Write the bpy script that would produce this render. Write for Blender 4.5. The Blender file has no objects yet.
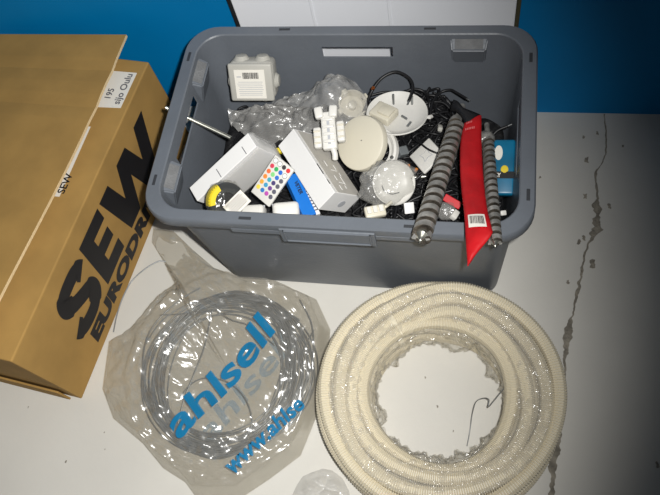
import bpy, bmesh, math, random
from mathutils import Vector, Matrix, Euler, noise
R = random.Random(7)
S = bpy.context.scene
C = S.collection

# ------------------------------------------------------------------ camera
cam = bpy.data.cameras.new('camera'); cam_o = bpy.data.objects.new('camera', cam); C.objects.link(cam_o)
cam.sensor_width = 36; cam.lens = 699.75 * 36 / 660; cam.clip_start = 0.01
RIGHT = Vector((0.9789844, 0.1350440, -0.1528156)); DOWN = Vector((0.0560182, -0.8985833, -0.4352127)); FWD = Vector((-0.1960904, 0.4175060, -0.8872639))
EYE = Vector((0.2107737, -0.6491583, 1.2486252))
M = Matrix.Identity(4)
for i in range(3):
    M[i][0] = RIGHT[i]; M[i][1] = -DOWN[i]; M[i][2] = -FWD[i]; M[i][3] = EYE[i]
cam_o.matrix_world = M
S.camera = cam_o

# ------------------------------------------------------------------ light and exposure
w = bpy.data.worlds.new('world'); S.world = w; w.use_nodes = True
w.node_tree.nodes['Background'].inputs[0].default_value = (0.85, 0.92, 1.0, 1)
w.node_tree.nodes['Background'].inputs[1].default_value = 0.045
fl = bpy.data.lights.new('camera_flash', 'SPOT'); fl_o = bpy.data.objects.new('camera_flash', fl); C.objects.link(fl_o)
fl.energy = 80; fl.color = (1.0, 0.988, 0.96); fl.shadow_soft_size = 0.012
fl.spot_size = math.radians(89); fl.spot_blend = 0.93
fl_o.location = EYE + RIGHT * 0.045 - DOWN * 0.03
aim = Vector((-0.507, -0.151, 0.0))
fl_o.rotation_euler = (aim - fl_o.location).to_track_quat('-Z', 'Y').to_euler()
S.view_settings.view_transform = 'Standard'; S.view_settings.look = 'None'
S.view_settings.gamma = 1; S.view_settings.exposure = 0.0; S.view_settings.use_curve_mapping = False
S.cycles.transparent_max_bounces = 24

# ------------------------------------------------------------------ materials
def lin(c):
    f = lambda v: v / 12.92 if v <= 0.04045 else ((v + 0.055) / 1.055) ** 2.4
    return tuple(f(v / 255) for v in c) + (1,)
def N(m, t, **kw):
    n = m.node_tree.nodes.new(t)
    for k, v in kw.items(): setattr(n, k, v)
    return n
def mat(name, col, rough=.5, metal=0., spec=.5, bump=0., bscale=60., mottle=0., mscale=8., col2=None, wave=None):
    m = bpy.data.materials.new(name); m.use_nodes = True
    nt = m.node_tree; b = nt.nodes['Principled BSDF']; L = nt.links.new
    b.inputs['Base Color'].default_value = lin(col); b.inputs['Roughness'].default_value = rough
    b.inputs['Metallic'].default_value = metal; b.inputs['Specular IOR Level'].default_value = spec
    tc = N(m, 'ShaderNodeTexCoord')
    if mottle > 0:
        n = N(m, 'ShaderNodeTexNoise'); n.inputs['Scale'].default_value = mscale; n.inputs['Detail'].default_value = 6
        L(tc.outputs['Object'], n.inputs['Vector'])
        r = N(m, 'ShaderNodeValToRGB'); r.color_ramp.elements[0].position = .35; r.color_ramp.elements[1].position = .65
        c2 = col2 or tuple(v * (1 - mottle) for v in col)
        r.color_ramp.elements[0].color = lin(c2); r.color_ramp.elements[1].color = lin(col)
        L(n.outputs['Fac'], r.inputs['Fac']); L(r.outputs['Color'], b.inputs['Base Color'])
    if bump > 0:
        n = N(m, 'ShaderNodeTexNoise'); n.inputs['Scale'].default_value = bscale; n.inputs['Detail'].default_value = 4
        L(tc.outputs['Object'], n.inputs['Vector'])
        bp = N(m, 'ShaderNodeBump'); bp.inputs['Strength'].default_value = bump; bp.inputs['Distance'].default_value = .01
        L(n.outputs['Fac'], bp.inputs['Height']); L(bp.outputs['Normal'], b.inputs['Normal'])
    return m
def film(name, tint, milky=.08, gloss=.25, rough=.18, bump=.5, scale=70., milk=(255, 253, 248)):
    m = bpy.data.materials.new(name); m.use_nodes = True
    nt = m.node_tree; nt.nodes.clear(); L = nt.links.new
    out = N(m, 'ShaderNodeOutputMaterial')
    tr = N(m, 'ShaderNodeBsdfTransparent'); tr.inputs[0].default_value = lin(tint)
    gl = N(m, 'ShaderNodeBsdfGlossy'); gl.inputs['Roughness'].default_value = rough; gl.inputs[0].default_value = (1, 1, 1, 1)
    df = N(m, 'ShaderNodeBsdfDiffuse'); df.inputs[0].default_value = lin(milk)
    tc = N(m, 'ShaderNodeTexCoord')
    v = N(m, 'ShaderNodeTexVoronoi'); v.inputs['Scale'].default_value = scale; v.feature = 'SMOOTH_F1'; v.inputs['Smoothness'].default_value = .25
    n = N(m, 'ShaderNodeTexNoise'); n.inputs['Scale'].default_value = scale * .5; n.inputs['Detail'].default_value = 3; n.inputs['Distortion'].default_value = 1.5
    a = N(m, 'ShaderNodeMath', operation='ADD')
    L(tc.outputs['Object'], v.inputs['Vector']); L(tc.outputs['Object'], n.inputs['Vector'])
    L(v.outputs['Distance'], a.inputs[0]); L(n.outputs['Fac'], a.inputs[1])
    bp = N(m, 'ShaderNodeBump'); bp.inputs['Strength'].default_value = bump; bp.inputs['Distance'].default_value = .012
    L(a.outputs[0], bp.inputs['Height']); L(bp.outputs['Normal'], gl.inputs['Normal'])
    lw = N(m, 'ShaderNodeLayerWeight'); lw.inputs['Blend'].default_value = .5
    pw = N(m, 'ShaderNodeMath', operation='POWER'); L(lw.outputs['Facing'], pw.inputs[0]); pw.inputs[1].default_value = 4
    fr = N(m, 'ShaderNodeMath', operation='MULTIPLY_ADD', use_clamp=True); L(pw.outputs[0], fr.inputs[0]); fr.inputs[1].default_value = .25; fr.inputs[2].default_value = gloss
    m1 = N(m, 'ShaderNodeMixShader'); m1.inputs[0].default_value = milky; L(tr.outputs[0], m1.inputs[1]); L(df.outputs[0], m1.inputs[2])
    m2 = N(m, 'ShaderNodeMixShader'); L(fr.outputs[0], m2.inputs[0]); L(m1.outputs[0], m2.inputs[1]); L(gl.outputs[0], m2.inputs[2])
    L(m2.outputs[0], out.inputs[0])
    return m
def ink(name, col, alpha):
    m = bpy.data.materials.new(name); m.use_nodes = True
    nt = m.node_tree; b = nt.nodes['Principled BSDF']; b.inputs['Base Color'].default_value = lin(col); b.inputs['Roughness'].default_value = .35
    b.inputs['Alpha'].default_value = alpha
    return m

M_floor = mat('floor_paint', (214, 211, 203), .55, bump=.03, bscale=90, mottle=.03, mscale=5)
M_crack = mat('bare_concrete', (158, 151, 137), .9, bump=.5, bscale=200, mottle=.25, mscale=60)
M_blue = mat('blue_paint', (0, 126, 190), .5, spec=.15, bump=.02, bscale=200, mottle=.06, mscale=3)
M_white_panel = mat('white_panel_paint', (243, 245, 250), .4)
M_dark = mat('dark_gap', (22, 24, 26), .7)
M_brass = mat('tarnished_edge', (96, 92, 70), .5, .6)
M_card = mat('cardboard', (172, 136, 78), .8, spec=.2, bump=.05, bscale=40, mottle=.07, mscale=14)
M_card_edge = mat('cardboard_edge', (226, 200, 156), .8, spec=.2, bump=.3, bscale=300)
M_black_ink = mat('black_print', (24, 22, 24), .6)
M_paper = mat('paper', (226, 222, 212), .7)
M_grey_ink = mat('grey_print', (95, 95, 100), .7)
M_pale_ink = mat('pale_print', (172, 174, 178), .7)
M_crate = mat('grey_polypropylene', (104, 109, 116), .42, spec=.4, bump=.06, bscale=130, mottle=.06, mscale=9)
M_crate_rough = mat('rough_polypropylene', (116, 117, 118), .8, bump=.25, bscale=260, mottle=.1, mscale=60)
M_crate_dark = mat('slot_shadow_plastic', (50, 52, 56), .6)
M_wire = mat('galvanised_wire', (142, 145, 146), .36, .45)
M_ivory = mat('ivory_conduit', (218, 209, 186), .45, spec=.4)
M_steel = mat('bright_steel', (190, 190, 180), .28, .9)
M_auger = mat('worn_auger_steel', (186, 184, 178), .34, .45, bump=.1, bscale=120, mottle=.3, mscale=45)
M_auger_core = mat('auger_flute_shade', (84, 77, 68), .6, .2, bump=.4, bscale=140, mottle=.4, mscale=70)  # groove shade put into the colour, darker than the lands for contrast
M_jbox = mat('light_grey_plastic', (176, 174, 166), .45)
M_white = mat('white_plastic', (216, 214, 208), .38)
M_white_card = mat('white_carton', (228, 227, 225), .5)
M_cream = mat('aged_cream_plastic', (206, 200, 182), .42)
M_cable = mat('black_cable', (24, 24, 26), .42, spec=.4)
M_bed = mat('dark_cable_mass', (18, 18, 20), .6, bump=.5, bscale=90)
M_red = mat('red_vinyl', (190, 24, 30), .5, spec=.25, bump=.12, bscale=70, mottle=.12, mscale=25)
M_redp = mat('red_packet', (190, 24, 34), .4)
M_teal = mat('teal_packet', (14, 108, 146), .35, mottle=.15, mscale=30)
M_blue_card = mat('blue_carton', (22, 112, 200), .45)
M_yellow = mat('yellow_label', (224, 200, 40), .5)
M_copper = mat('bare_copper', (196, 112, 60), .35, .9)
M_pin = mat('zinc_pin', (150, 152, 152), .35, .8)
M_dgrey = mat('dark_grey_plastic', (52, 54, 54), .35)
M_orange = mat('orange_sleeve', (220, 130, 30), .5)
M_film_bag = film('polythene_film', (242, 240, 235), .09, .11, .25, .2, 40)
M_film_clear = film('crinkled_cellophane', (243, 243, 242), .11, .08, .25, .6, 80)
M_film_wrap = film('stretch_wrap', (253, 252, 249), .13, .10, .17, 1.0, 90)
M_film_milky = film('frosted_sleeve', (240, 240, 240), .22, .05, .25, .3, 60)
M_print = ink('blue_film_print', (12, 120, 168), .88)
M_print_faint = ink('blue_film_print_behind', (90, 160, 205), .28)

# ------------------------------------------------------------------ building helpers
def obj(name, bm, m, parent=None, smooth=False, loc=None, rot=None):
    me = bpy.data.meshes.new(name); bm.to_mesh(me); bm.free()
    for mm in (m if isinstance(m, (list, tuple)) else [m]): me.materials.append(mm)
    if smooth:
        for p in me.polygons: p.use_smooth = True
        if smooth != 'all': me.set_sharp_from_angle(angle=math.radians(38))
    o = bpy.data.objects.new(name, me); C.objects.link(o)
    if parent: o.parent = parent
    if loc is not None: o.location = loc
    if rot is not None: o.rotation_euler = rot
    return o
def thing(name, label, cat, loc=(0, 0, 0), rot=(0, 0, 0), group=None):
    o = bpy.data.objects.new(name, None); C.objects.link(o); o.empty_display_size = .02
    o.location = loc; o.rotation_euler = rot; o['label'] = label; o['category'] = cat
    if group: o['group'] = group
    return o
def tag(o, label, cat, group=None, kind=None):
    o['label'] = label; o['category'] = cat
    if group: o['group'] = group
    if kind: o['kind'] = kind
    return o
def struct(name, bm, m, **k):
    o = obj(name, bm, m, **k); o['kind'] = 'structure'; return o
def box(bm, c, s, rot=None, bevel=0., seg=2):
    r = bmesh.ops.create_cube(bm, size=1.0)
    vs = r['verts']
    bmesh.ops.scale(bm, vec=s, verts=vs)
    if bevel > 0:
        es = list({e for v in vs for e in v.link_edges})
        rb = bmesh.ops.bevel(bm, geom=es, offset=bevel, segments=seg, profile=.5, affect='EDGES')
        vs = list({v for f in rb['faces'] for v in f.verts} | {v for v in vs if v.is_valid})
    if rot is not None: bmesh.ops.rotate(bm, cent=(0, 0, 0), matrix=Euler(rot).to_matrix(), verts=vs)
    bmesh.ops.translate(bm, vec=c, verts=vs)
    return bm
def nb(): return bmesh.new()
def bx(c, s, rot=None, bevel=0., seg=2): return box(nb(), c, s, rot, bevel, seg)
def tube(bm, pts, r, n=8, closed=False, caps=True):
    pts = [Vector(p) for p in pts]; rings = []; K = len(pts); up = None
    for i, p in enumerate(pts):
        a = pts[i - 1] if (i > 0 or closed) else p; b = pts[(i + 1) % K] if (i < K - 1 or closed) else p
        t = (b - a)
        t = t.normalized() if t.length > 1e-9 else Vector((0, 0, 1))
        if up is None: up = t.orthogonal().normalized()
        up = (up - t * up.dot(t))
        up = up.normalized() if up.length > 1e-6 else t.orthogonal().normalized()
        s = t.cross(up); rr = r[i] if isinstance(r, (list, tuple)) else r
        rings.append([bm.verts.new(p + (up * math.cos(2 * math.pi * j / n) + s * math.sin(2 * math.pi * j / n)) * rr) for j in range(n)])
    for i in range(K if closed else K - 1):
        A, B = rings[i], rings[(i + 1) % K]
        for j in range(n): bm.faces.new((A[j], A[(j + 1) % n], B[(j + 1) % n], B[j]))
    if caps and not closed:
        bm.faces.new(rings[0][::-1]); bm.faces.new(rings[-1])
    return bm
def lathe(bm, prof, n=40, close=False):
    rings = []
    for r, z in prof:
        if r < 1e-6: rings.append([bm.verts.new((0, 0, z))])
        else: rings.append([bm.verts.new((r * math.cos(2 * math.pi * j / n), r * math.sin(2 * math.pi * j / n), z)) for j in range(n)])
    for A, B in zip(rings, rings[1:]):
        for j in range(n):
            k = (j + 1) % n
            if len(A) == 1 and len(B) == 1: continue
            if len(A) == 1: bm.faces.new((A[0], B[k], B[j]))
            elif len(B) == 1: bm.faces.new((A[j], A[k], B[0]))
            else: bm.faces.new((A[j], A[k], B[k], B[j]))
    bmesh.ops.recalc_face_normals(bm, faces=bm.faces)
    return bm
def poly(bm, pts, z=0.0, h=0.0):
    """a flat outline in xy at height z, raised to z+h when h > 0"""
    vs = [bm.verts.new((x, y, z + h)) for x, y in pts]
    f = bm.faces.new(vs)
    if h > 0:
        lo = [bm.verts.new((x, y, z)) for x, y in pts]
        for i in range(len(vs)): bm.faces.new((lo[i], lo[(i + 1) % len(vs)], vs[(i + 1) % len(vs)], vs[i]))
        bm.faces.new(lo[::-1])
    bmesh.ops.recalc_face_normals(bm, faces=bm.faces)
    return bm
def spline(ctrl, n=12, closed=False):
    P = [Vector(p) for p in ctrl]; K = len(P); out = []
    for i in range(K if closed else K - 1):
        p0 = P[i - 1] if (i > 0 or closed) else P[0]; p1 = P[i]; p2 = P[(i + 1) % K]; p3 = P[(i + 2) % K] if (i + 2 < K or closed) else P[-1]
        for k in range(n):
            t = k / n
            out.append(.5 * ((2 * p1) + (p2 - p0) * t + (2 * p0 - 5 * p1 + 4 * p2 - p3) * t * t + (3 * p1 - p0 - 3 * p2 + p3) * t ** 3))
    if not closed: out.append(P[-1])
    return out
def text_bm(s, size, bold=0., shear=0., align='LEFT', sx=1.0, space=1.0, extrude=0., cuts=0):
    cu = bpy.data.curves.new('lettering', 'FONT'); cu.body = s; cu.size = size; cu.offset = bold; cu.shear = shear
    cu.align_x = align; cu.extrude = extrude; cu.resolution_u = 4; cu.space_character = space
    o = bpy.data.objects.new('lettering', cu); C.objects.link(o)
    me = bpy.data.meshes.new_from_object(o.evaluated_get(bpy.context.evaluated_depsgraph_get()))
    bm = nb(); bm.from_mesh(me); bpy.data.objects.remove(o); bpy.data.meshes.remove(me); bpy.data.curves.remove(cu)
    for v in bm.verts: v.co.x *= sx
    if cuts:
        bmesh.ops.triangulate(bm, faces=bm.faces)
        for _ in range(cuts):
            bmesh.ops.subdivide_edges(bm, edges=[e for e in bm.edges if e.calc_length() > size * .12], cuts=1)
            bmesh.ops.triangulate(bm, faces=bm.faces)
    return bm
def fbm(x, y, z=0., s=1., H=.9, o=4): return noise.fractal(Vector((x * s, y * s, z * s)), H, 2.0, o)
def ridge(x, y, s, seed=0.):
    """sharp creases, like crumpled film: 0 at the fold, up to 1 between"""
    d = noise.voronoi(Vector((x * s + seed, y * s, seed * .37)))[0]
    return min(1., (d[1] - d[0]) * 1.6)
def film_sheet(outline, height, rings=26, per=4, c=None):
    """a sheet over a star-shaped outline, lifted to height(x, y, rho)"""
    out = []
    K = len(outline)
    for i in range(K):
        a = Vector(outline[i]); b = Vector(outline[(i + 1) % K])
        for k in range(per): out.append(a.lerp(b, k / per))
    if c is None: c = (sum(p[0] for p in outline) / K, sum(p[1] for p in outline) / K)
    c = Vector(c); bm = nb(); rg = []
    v0 = bm.verts.new((c.x, c.y, height(c.x, c.y, 0.)))
    for r in range(1, rings + 1):
        t = r / rings; row = []
        for p in out:
            q = c.lerp(p, t); row.append(bm.verts.new((q.x, q.y, height(q.x, q.y, t))))
        rg.append(row)
    n = len(out)
    for j in range(n): bm.faces.new((v0, rg[0][j], rg[0][(j + 1) % n]))
    for A, B in zip(rg, rg[1:]):
        for j in range(n): bm.faces.new((A[j], B[j], B[(j + 1) % n], A[(j + 1) % n]))
    bmesh.ops.recalc_face_normals(bm, faces=bm.faces)
    return bm
def film_blob(size, seed, amp=.16, sub=4, freq=2.2):
    bm = nb(); bmesh.ops.create_icosphere(bm, subdivisions=sub, radius=1.)
    for v in bm.verts:
        d = v.co.normalized()
        k = 1 + amp * (ridge(d.x + d.z * .7, d.y - d.z * .4, freq, seed) - .5) + amp * .8 * noise.noise(d * freq + Vector((seed, 0, 0)))
        v.co = Vector((d.x * size[0], d.y * size[1], d.z * size[2])) * k
    return bm
def smoothstep(a, b, v):
    t = max(0., min(1., (v - a) / (b - a))); return t * t * (3 - 2 * t)
def axis_rot(n, spin=0.):
    """rotation taking local z to n, turned about it by spin"""
    z = Vector(n).normalized(); x = Vector((1, 0, 0)) if abs(z.x) < .9 else Vector((0, 1, 0))
    x = (x - z * x.dot(z)).normalized(); y = z.cross(x)
    return (Matrix((x, y, z)).transposed() @ Matrix.Rotation(spin, 3, 'Z')).to_euler()

# ================================================================== the setting
bm = bx((0, -.2, -.02), (4.4, 4.0, .04))
crk = [(0.4665, 0.278, .0022), (0.4675, 0.19, .003), (0.457, 0.156, .0022), (0.447, 0.133, .003), (0.448, 0.085, .004), (0.4465, 0.06, .010), (0.446, 0.025, .012), (0.441, 0.0, .011), (0.436, -.012, .005),
       (0.423, -0.045, .003), (0.417, -.08, .004), (0.414, -0.103, .0055), (0.405, -0.14, .0025), (0.401, -0.167, .003), (0.394, -0.185, .007), (0.391, -0.21, .009), (0.388, -.235, .006), (0.386, -0.253, .004), (0.384, -0.291, .003), (0.38, -.35, .003), (0.376, -0.394, .004), (0.367, -0.43, .008), (0.365, -0.469, .006), (0.363, -0.509, .005), (.36, -.56, .004), (.352, -.7, .003)]
ctr = spline([(a, b, c) for a, b, c in crk], 10)
Lp, Rp = [], []
for i, p in enumerate(ctr):
    wl = max(.0006, p.z * .85 * (.75 + .9 * fbm(p.x, p.y, 0, 55))); wr = max(.0006, p.z * .85 * (.75 + .9 * fbm(p.x, p.y, 3, 55)))
    jx = .0025 * fbm(p.y, 1.3, 0, 60)
    Lp.append(bm.verts.new((p.x - wl + jx, p.y, .0005))); Rp.append(bm.verts.new((p.x + wr + jx, p.y, .0005)))
for i in range(len(ctr) - 1):
    f = bm.faces.new((Lp[i], Lp[i + 1], Rp[i + 1], Rp[i])); f.material_index = 1
chips = [(.426, .08, .004), (.43, .165, .004), (.425, .22, .0025), (.452, .23, .0025), (.422, -.012, .003), (.437, -.065, .005), (.413, -.02, .003), (.392, -.105, .003), (.47, .06, .003), (.62, -.05, .003), (.6, .02, .003), (.545, -.4, .003), (.53, -.42, .003), (.34, .12, .002), (.5, .2, .002),
         (-.5, -.53, .0014), (-.44, -.47, .001), (-.43, -.50, .0008), (.145, -.31, .0012), (.17, -.36, .0014), (-.61, -.44, .001), (.2, -.40, .001), (-.56, -.6, .001)]
for x, y, r in chips:
    vs = []
    for k in range(11):
        a = 2 * math.pi * k / 11; rr = r * (.7 + .9 * R.random()) * (1.5 if abs(math.sin(a)) > .6 else .8)
        vs.append(bm.verts.new((x + rr * math.cos(a), y + rr * math.sin(a), .0009)))
    bm.faces.new(vs).material_index = 1
bmesh.ops.recalc_face_normals(bm, faces=bm.faces)
struct('floor', bm, [M_floor, M_crack])
struct('wall_back', bx((0, .31, 1.25), (4.4, .06, 2.5)), M_blue)
pn = thing('metal_sheet', 'tall white painted metal sheet standing against the blue wall behind the grey crate', 'metal sheet', (0.012, .270, 0))
bm = bx((0, -.001, 1.0), (.506, .016, 2.0), bevel=.002)
for xx in (-.105, .035):
    box(bm, (xx, -.0088, 1.0), (.006, .003, 1.96), bevel=.001, seg=1)
obj('sheet', bm, M_white_panel, pn)
obj('edge_strip', bx((-.257, 0, 1.0), (.007, .018, 2.0), bevel=.001), M_dark, pn)
obj('edge_strip', bx((.257, 0, 1.0), (.007, .018, 2.0), bevel=.001), M_brass, pn)['label'] = 'tarnished brass coloured edge strip'

# ================================================================== cardboard box
ang = math.atan2(.615, .078) - math.pi / 2
cb = thing('cardboard_box', 'large brown cardboard box with heavy black lettering, flap lying half open', 'box', (-.504, -.413, 0), (0, 0, ang))
BL, BW, BH = .62, .36, .245
bm = bx((-BW / 2, BL / 2, BH / 2), (BW, BL, BH), bevel=.0025)
obj('carton', bm, M_card, cb)
obj('end_flap', bx((-BW / 2 - .006, -.0055, .028), (BW - .03, .004, .05), bevel=.001), M_card, cb)
# flap: hinged on the far long edge, its free edge lifted a little
bm = nb()
Wf = BW - .050; n = 14
def flz(v): return .013 + .016 * v
rows = []
for i in range(n + 1):
    v = i / n; rows.append([])
    for j in range(25):
        u = -.03 + (BL + .055) * j / 24
        zz = BH + flz(v) + .004 * math.sin(u * 9 + 1) * v - (.0022 if j in (18, 21) else 0)
        rows[-1].append(bm.verts.new((-BW + v * (Wf + .004 * math.sin(u * 5)), u + .02 * (v - .5) * (j / 24), zz)))
for i in range(n):
    for j in range(24): bm.faces.new((rows[i][j], rows[i + 1][j], rows[i + 1][j + 1], rows[i][j + 1]))
bm.normal_update(); bmesh.ops.solidify(bm, geom=bm.faces[:], thickness=.006)
for f in bm.faces:
    if abs(f.normal.z) < .5: f.material_index = 1
bmesh.ops.recalc_face_normals(bm, faces=bm.faces)
obj('flap', bm, [M_card, M_card_edge], cb)
# lettering on the long side: polygons for the big word, text for the second line
def side(bm, x=.0008):      # letter plane xy -> box side (local y, z)
    for v in bm.verts: v.co = Vector((x + v.co.z, v.co.x, v.co.y))
    return bm
sl = .10
def lean(pts, x0): return [(x0 + x + y * sl, .072 + y) for x, y in pts]
hh = .132
def stroke_poly(bm, cl, wd, x0):
    P = [Vector((p[0], p[1], 0)) for p in cl]; A = []; B = []
    for i, p in enumerate(P):
        t = (P[min(i + 1, len(P) - 1)] - P[max(i - 1, 0)]).normalized(); nrm = Vector((-t.y, t.x, 0))
        ww = wd * (.5 if abs(t.x) < .8 else .40)
        A.append(p + nrm * ww); B.append(p - nrm * ww)
    va = [bm.verts.new((x0 + p.x + p.y * sl, .072 + p.y, 0)) for p in A]; vb = [bm.verts.new((x0 + p.x + p.y * sl, .072 + p.y, 0)) for p in B]
    for i in range(len(P) - 1): bm.faces.new((vb[i], vb[i + 1], va[i + 1], va[i]))
bm = nb()
scl = spline([(.088, .098, 0), (.076, .114, 0), (.050, .117, 0), (.022, .112, 0), (.017, .092, 0), (.032, .076, 0), (.056, .064, 0), (.078, .053, 0), (.080, .032, 0), (.062, .016, 0), (.036, .014, 0), (.014, .020, 0), (.004, .036, 0)], 8)
stroke_poly(bm, scl, .041, .100)
poly(bm, lean([(0, 0), (.085, 0), (.085, .032), (.036, .032), (.036, .051), (.080, .051), (.080, .081), (.036, .081), (.036, hh - .032), (.085, hh - .032), (.085, hh), (0, hh)], .212))
wv = .21
poly(bm, lean([(.032, 0), (.080, 0), (.105, .076), (.130, 0), (.178, 0), (wv + .004, hh), (wv - .038, hh), (.152, .062), (.126, hh), (.084, hh), (.060, .062), (.040, hh), (0, hh)], .306))
side(bm); bmesh.ops.recalc_face_normals(bm, faces=bm.faces)
obj('lettering', bm, M_black_ink, cb)['label'] = 'big black word SEW'
bm = text_bm('EURODRIVE', .047, bold=.0030, shear=.08, sx=1.42, space=1.02)
for v in bm.verts: v.co.x += .107; v.co.y += .028
obj('lettering', side(bm), M_black_ink, cb)['label'] = 'second line of lettering EURODRIVE'
# stickers on the strip of lid that shows beside the flap (box-local coordinates)
inv = Matrix.Rotation(-ang, 4, 'Z') @ Matrix.Translation((.504, .413, 0))
def sticker(corners, lines, tx):
    pts = [inv @ Vector(c) for c in corners]
    o = obj('sticker', poly(nb(), [(p.x, p.y) for p in pts], BH + .0003, .0004), M_paper, cb)
    o['label'] = tx
    for s, size, off, yy in lines:
        b = text_bm(s, size, bold=.0004)
        for v in b.verts:
            p = Vector((v.co.x, v.co.y))
            v.co = Vector((off[0] - p.y, off[1] + p.x, BH + .0012))
        obj('lettering', b, M_grey_ink if yy else M_black_ink, o)
    return o
sticker([(-.525, .181, 0), (-.443, .174, 0), (-.454, .09, 0), (-.532, .092, 0)], [('sijo Oulu', .020, (-.020, .512), 1), ('195', .018, (-.044, .520), 1)], 'white address sticker')
sticker([(-.53, .047, 0), (-.503, .046, 0), (-.518, -.107, 0), (-.553, -.106, 0)], [('SEW', .021, (-.046, .308), 0)], 'long narrow white sticker')

# ================================================================== grey crate
cr = thing('plastic_crate', 'large grey plastic crate full of electrical parts, standing against the white panel', 'crate')
CH = .35; HX, HY = .2993, .195
def ring_pts(hx, hy, r, z):
    pts = []
    bxk, byk = .062, .066
    def arc(cx, cy, a0):
        for k in range(9):
            a = a0 + math.pi / 2 * k / 8
            pts.append((cx + r * math.cos(a), cy + r * math.sin(a), z))
    arc(hx - r, hy - r, 0); pts.extend([(bxk, hy, z), (-bxk, hy, z)])
    arc(-hx + r, hy - r, math.pi / 2); pts.extend([(-hx, byk, z), (-hx, -byk, z)])
    arc(-hx + r, -hy + r, math.pi); pts.extend([(-bxk, -hy, z), (bxk, -hy, z)])
    arc(hx - r, -hy + r, 3 * math.pi / 2); pts.extend([(hx, -byk, z), (hx, byk, z)])
    return pts
def wall_at(z, inner=0.):
    t = z / CH
    return (.2653 + t * (.2785 - .2653) - inner, .142 + t * (.1765 - .142) - inner, .034 + .010 * t - inner * .5)
loops = []
for z in (.0, .004, .10, .20, .298, .322, .345):
    a, b, r = wall_at(z); ins = .006 if z == 0 else 0
    loops.append(ring_pts(a - ins, b - ins, r, z))
loops += [ring_pts(HX - .003, HY - .003, .052, .345), ring_pts(HX - .003, HY - .003, .052, .329), ring_pts(HX - .001, HY - .001, .054, .3275), ring_pts(HX, HY, .055, .330), ring_pts(HX - .0005, HY - .0005, .0545, .347), ring_pts(HX - .003, HY - .003, .052, .35)]
ih = wall_at(.35, .003)
loops += [ring_pts(ih[0] + .002, ih[1] + .002, .046, .35), ring_pts(ih[0], ih[1], .044, .348)]
I0 = len(loops)
for z in (.322, .298, .20, .10, .005):
    a, b, r = wall_at(z, .003); loops.append(ring_pts(a, b, r, z))
bm = nb()
V = [[bm.verts.new(p) for p in L] for L in loops]
nr = len(V[0]); holes = {9: 1, 20: 1, 42: 1}      # edge index that starts each hand hole: back, left, right
for i in range(len(V) - 1):
    for j in range(nr):
        if (i == 4 or i == I0) and j in holes: continue
        bm.faces.new((V[i][j], V[i][(j + 1) % nr], V[i + 1][(j + 1) % nr], V[i + 1][j]))
for j in holes:                                      # thickness of the hand holes
    k = (j + 1) % nr
    oa, ob, oc, od = V[4][j], V[4][k], V[5][k], V[5][j]; ia, ib, ic, idd = V[I0 + 1][j], V[I0 + 1][k], V[I0][k], V[I0][j]
    for p, q, r_, s_ in ((oa, ob, ib, ia), (ob, oc, ic, ib), (oc, od, idd, ic), (od, oa, ia, idd)): bm.faces.new((p, q, r_, s_))
bm.faces.new(V[0][::-1]); bm.faces.new(V[-1])
bmesh.ops.recalc_face_normals(bm, faces=bm.faces)
obj('shell', bm, M_crate, cr, smooth=True)
# deep lip in the middle of the front rim and its frame
bm = bx((0, -HY + .0005, .3205), (.146, .006, .041), bevel=.0015)
obj('front_lip', bm, M_crate, cr)
bm = nb()
for c, s in (((0, -HY - .003, .3385), (.134, .003, .003)), ((0, -HY - .003, .3065), (.134, .003, .003)), ((-.0655, -HY - .003, .3225), (.003, .003, .035)), ((.0655, -HY - .003, .3225), (.003, .003, .035))): box(bm, c, s, bevel=.0008, seg=1)
obj('lip_frame', bm, M_crate, cr)
for c, s in (((-.112, -HY + .0015, .326), (.078, .004, .012)), ((.112, -HY + .0015, .326), (.078, .004, .012))):
    obj('lip_step', bx(c, s, bevel=.001), M_crate, cr)
# stacking ledges in the corners
def ledge(c, sx, sy, rz):
    bm = nb(); a, b = sx / 2, sy / 2
    co = [(-a, -b, .0), (a, -b * .9, -.012), (a, b * .9, -.012), (-a, b, .0), (-a, -b, -.075), (-a + .001, -b * .8, -.075), (-a + .001, b * .8, -.075), (-a, b, -.075)]
    v = [bm.verts.new(p) for p in co]
    for q in ((0, 1, 2, 3), (7, 6, 5, 4), (0, 4, 5, 1), (1, 5, 6, 2), (2, 6, 7, 3), (3, 7, 4, 0)): bm.faces.new([v[k] for k in q])
    bmesh.ops.bevel(bm, geom=bm.edges[:], offset=.0025, segments=3, affect='EDGES')
    o = obj('stacking_ledge', bm, M_crate, cr, loc=c, rot=(0, 0, rz), smooth=True)
    ln = math.hypot(sx, .012)
    obj('rough_pad', bx((0, 0, -.0054), (ln * .74, sy * .74, .0012), rot=(0, math.atan2(.012, sx), 0), bevel=.0004), M_crate_rough, o)
ledge((-.2685, .105, .339), .020, .060, 0); ledge((-.2685, -.108, .339), .020, .060, 0)
ledge((.190, .1655, .341), .018, .062, -math.pi / 2)
for x, y, rz in ((-.287, .125, 1.57), (-.287, -.125, 1.57), (.288, .125, 1.57), (.288, -.125, 1.57), (.125, .1855, 0), (-.125, .1855, 0), (-.125, -.1855, 0), (.125, -.1855, 0)):
    obj('rim_slot', bx((x, y, .3496), (.020, .0055, .0016), rot=None if rz == 0 else (0, 0, rz) and None, bevel=.0006, seg=1) if rz == 0 else bx((x, y, .3496), (.0055, .020, .0016), bevel=.0006, seg=1), M_crate_dark, cr)

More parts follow.
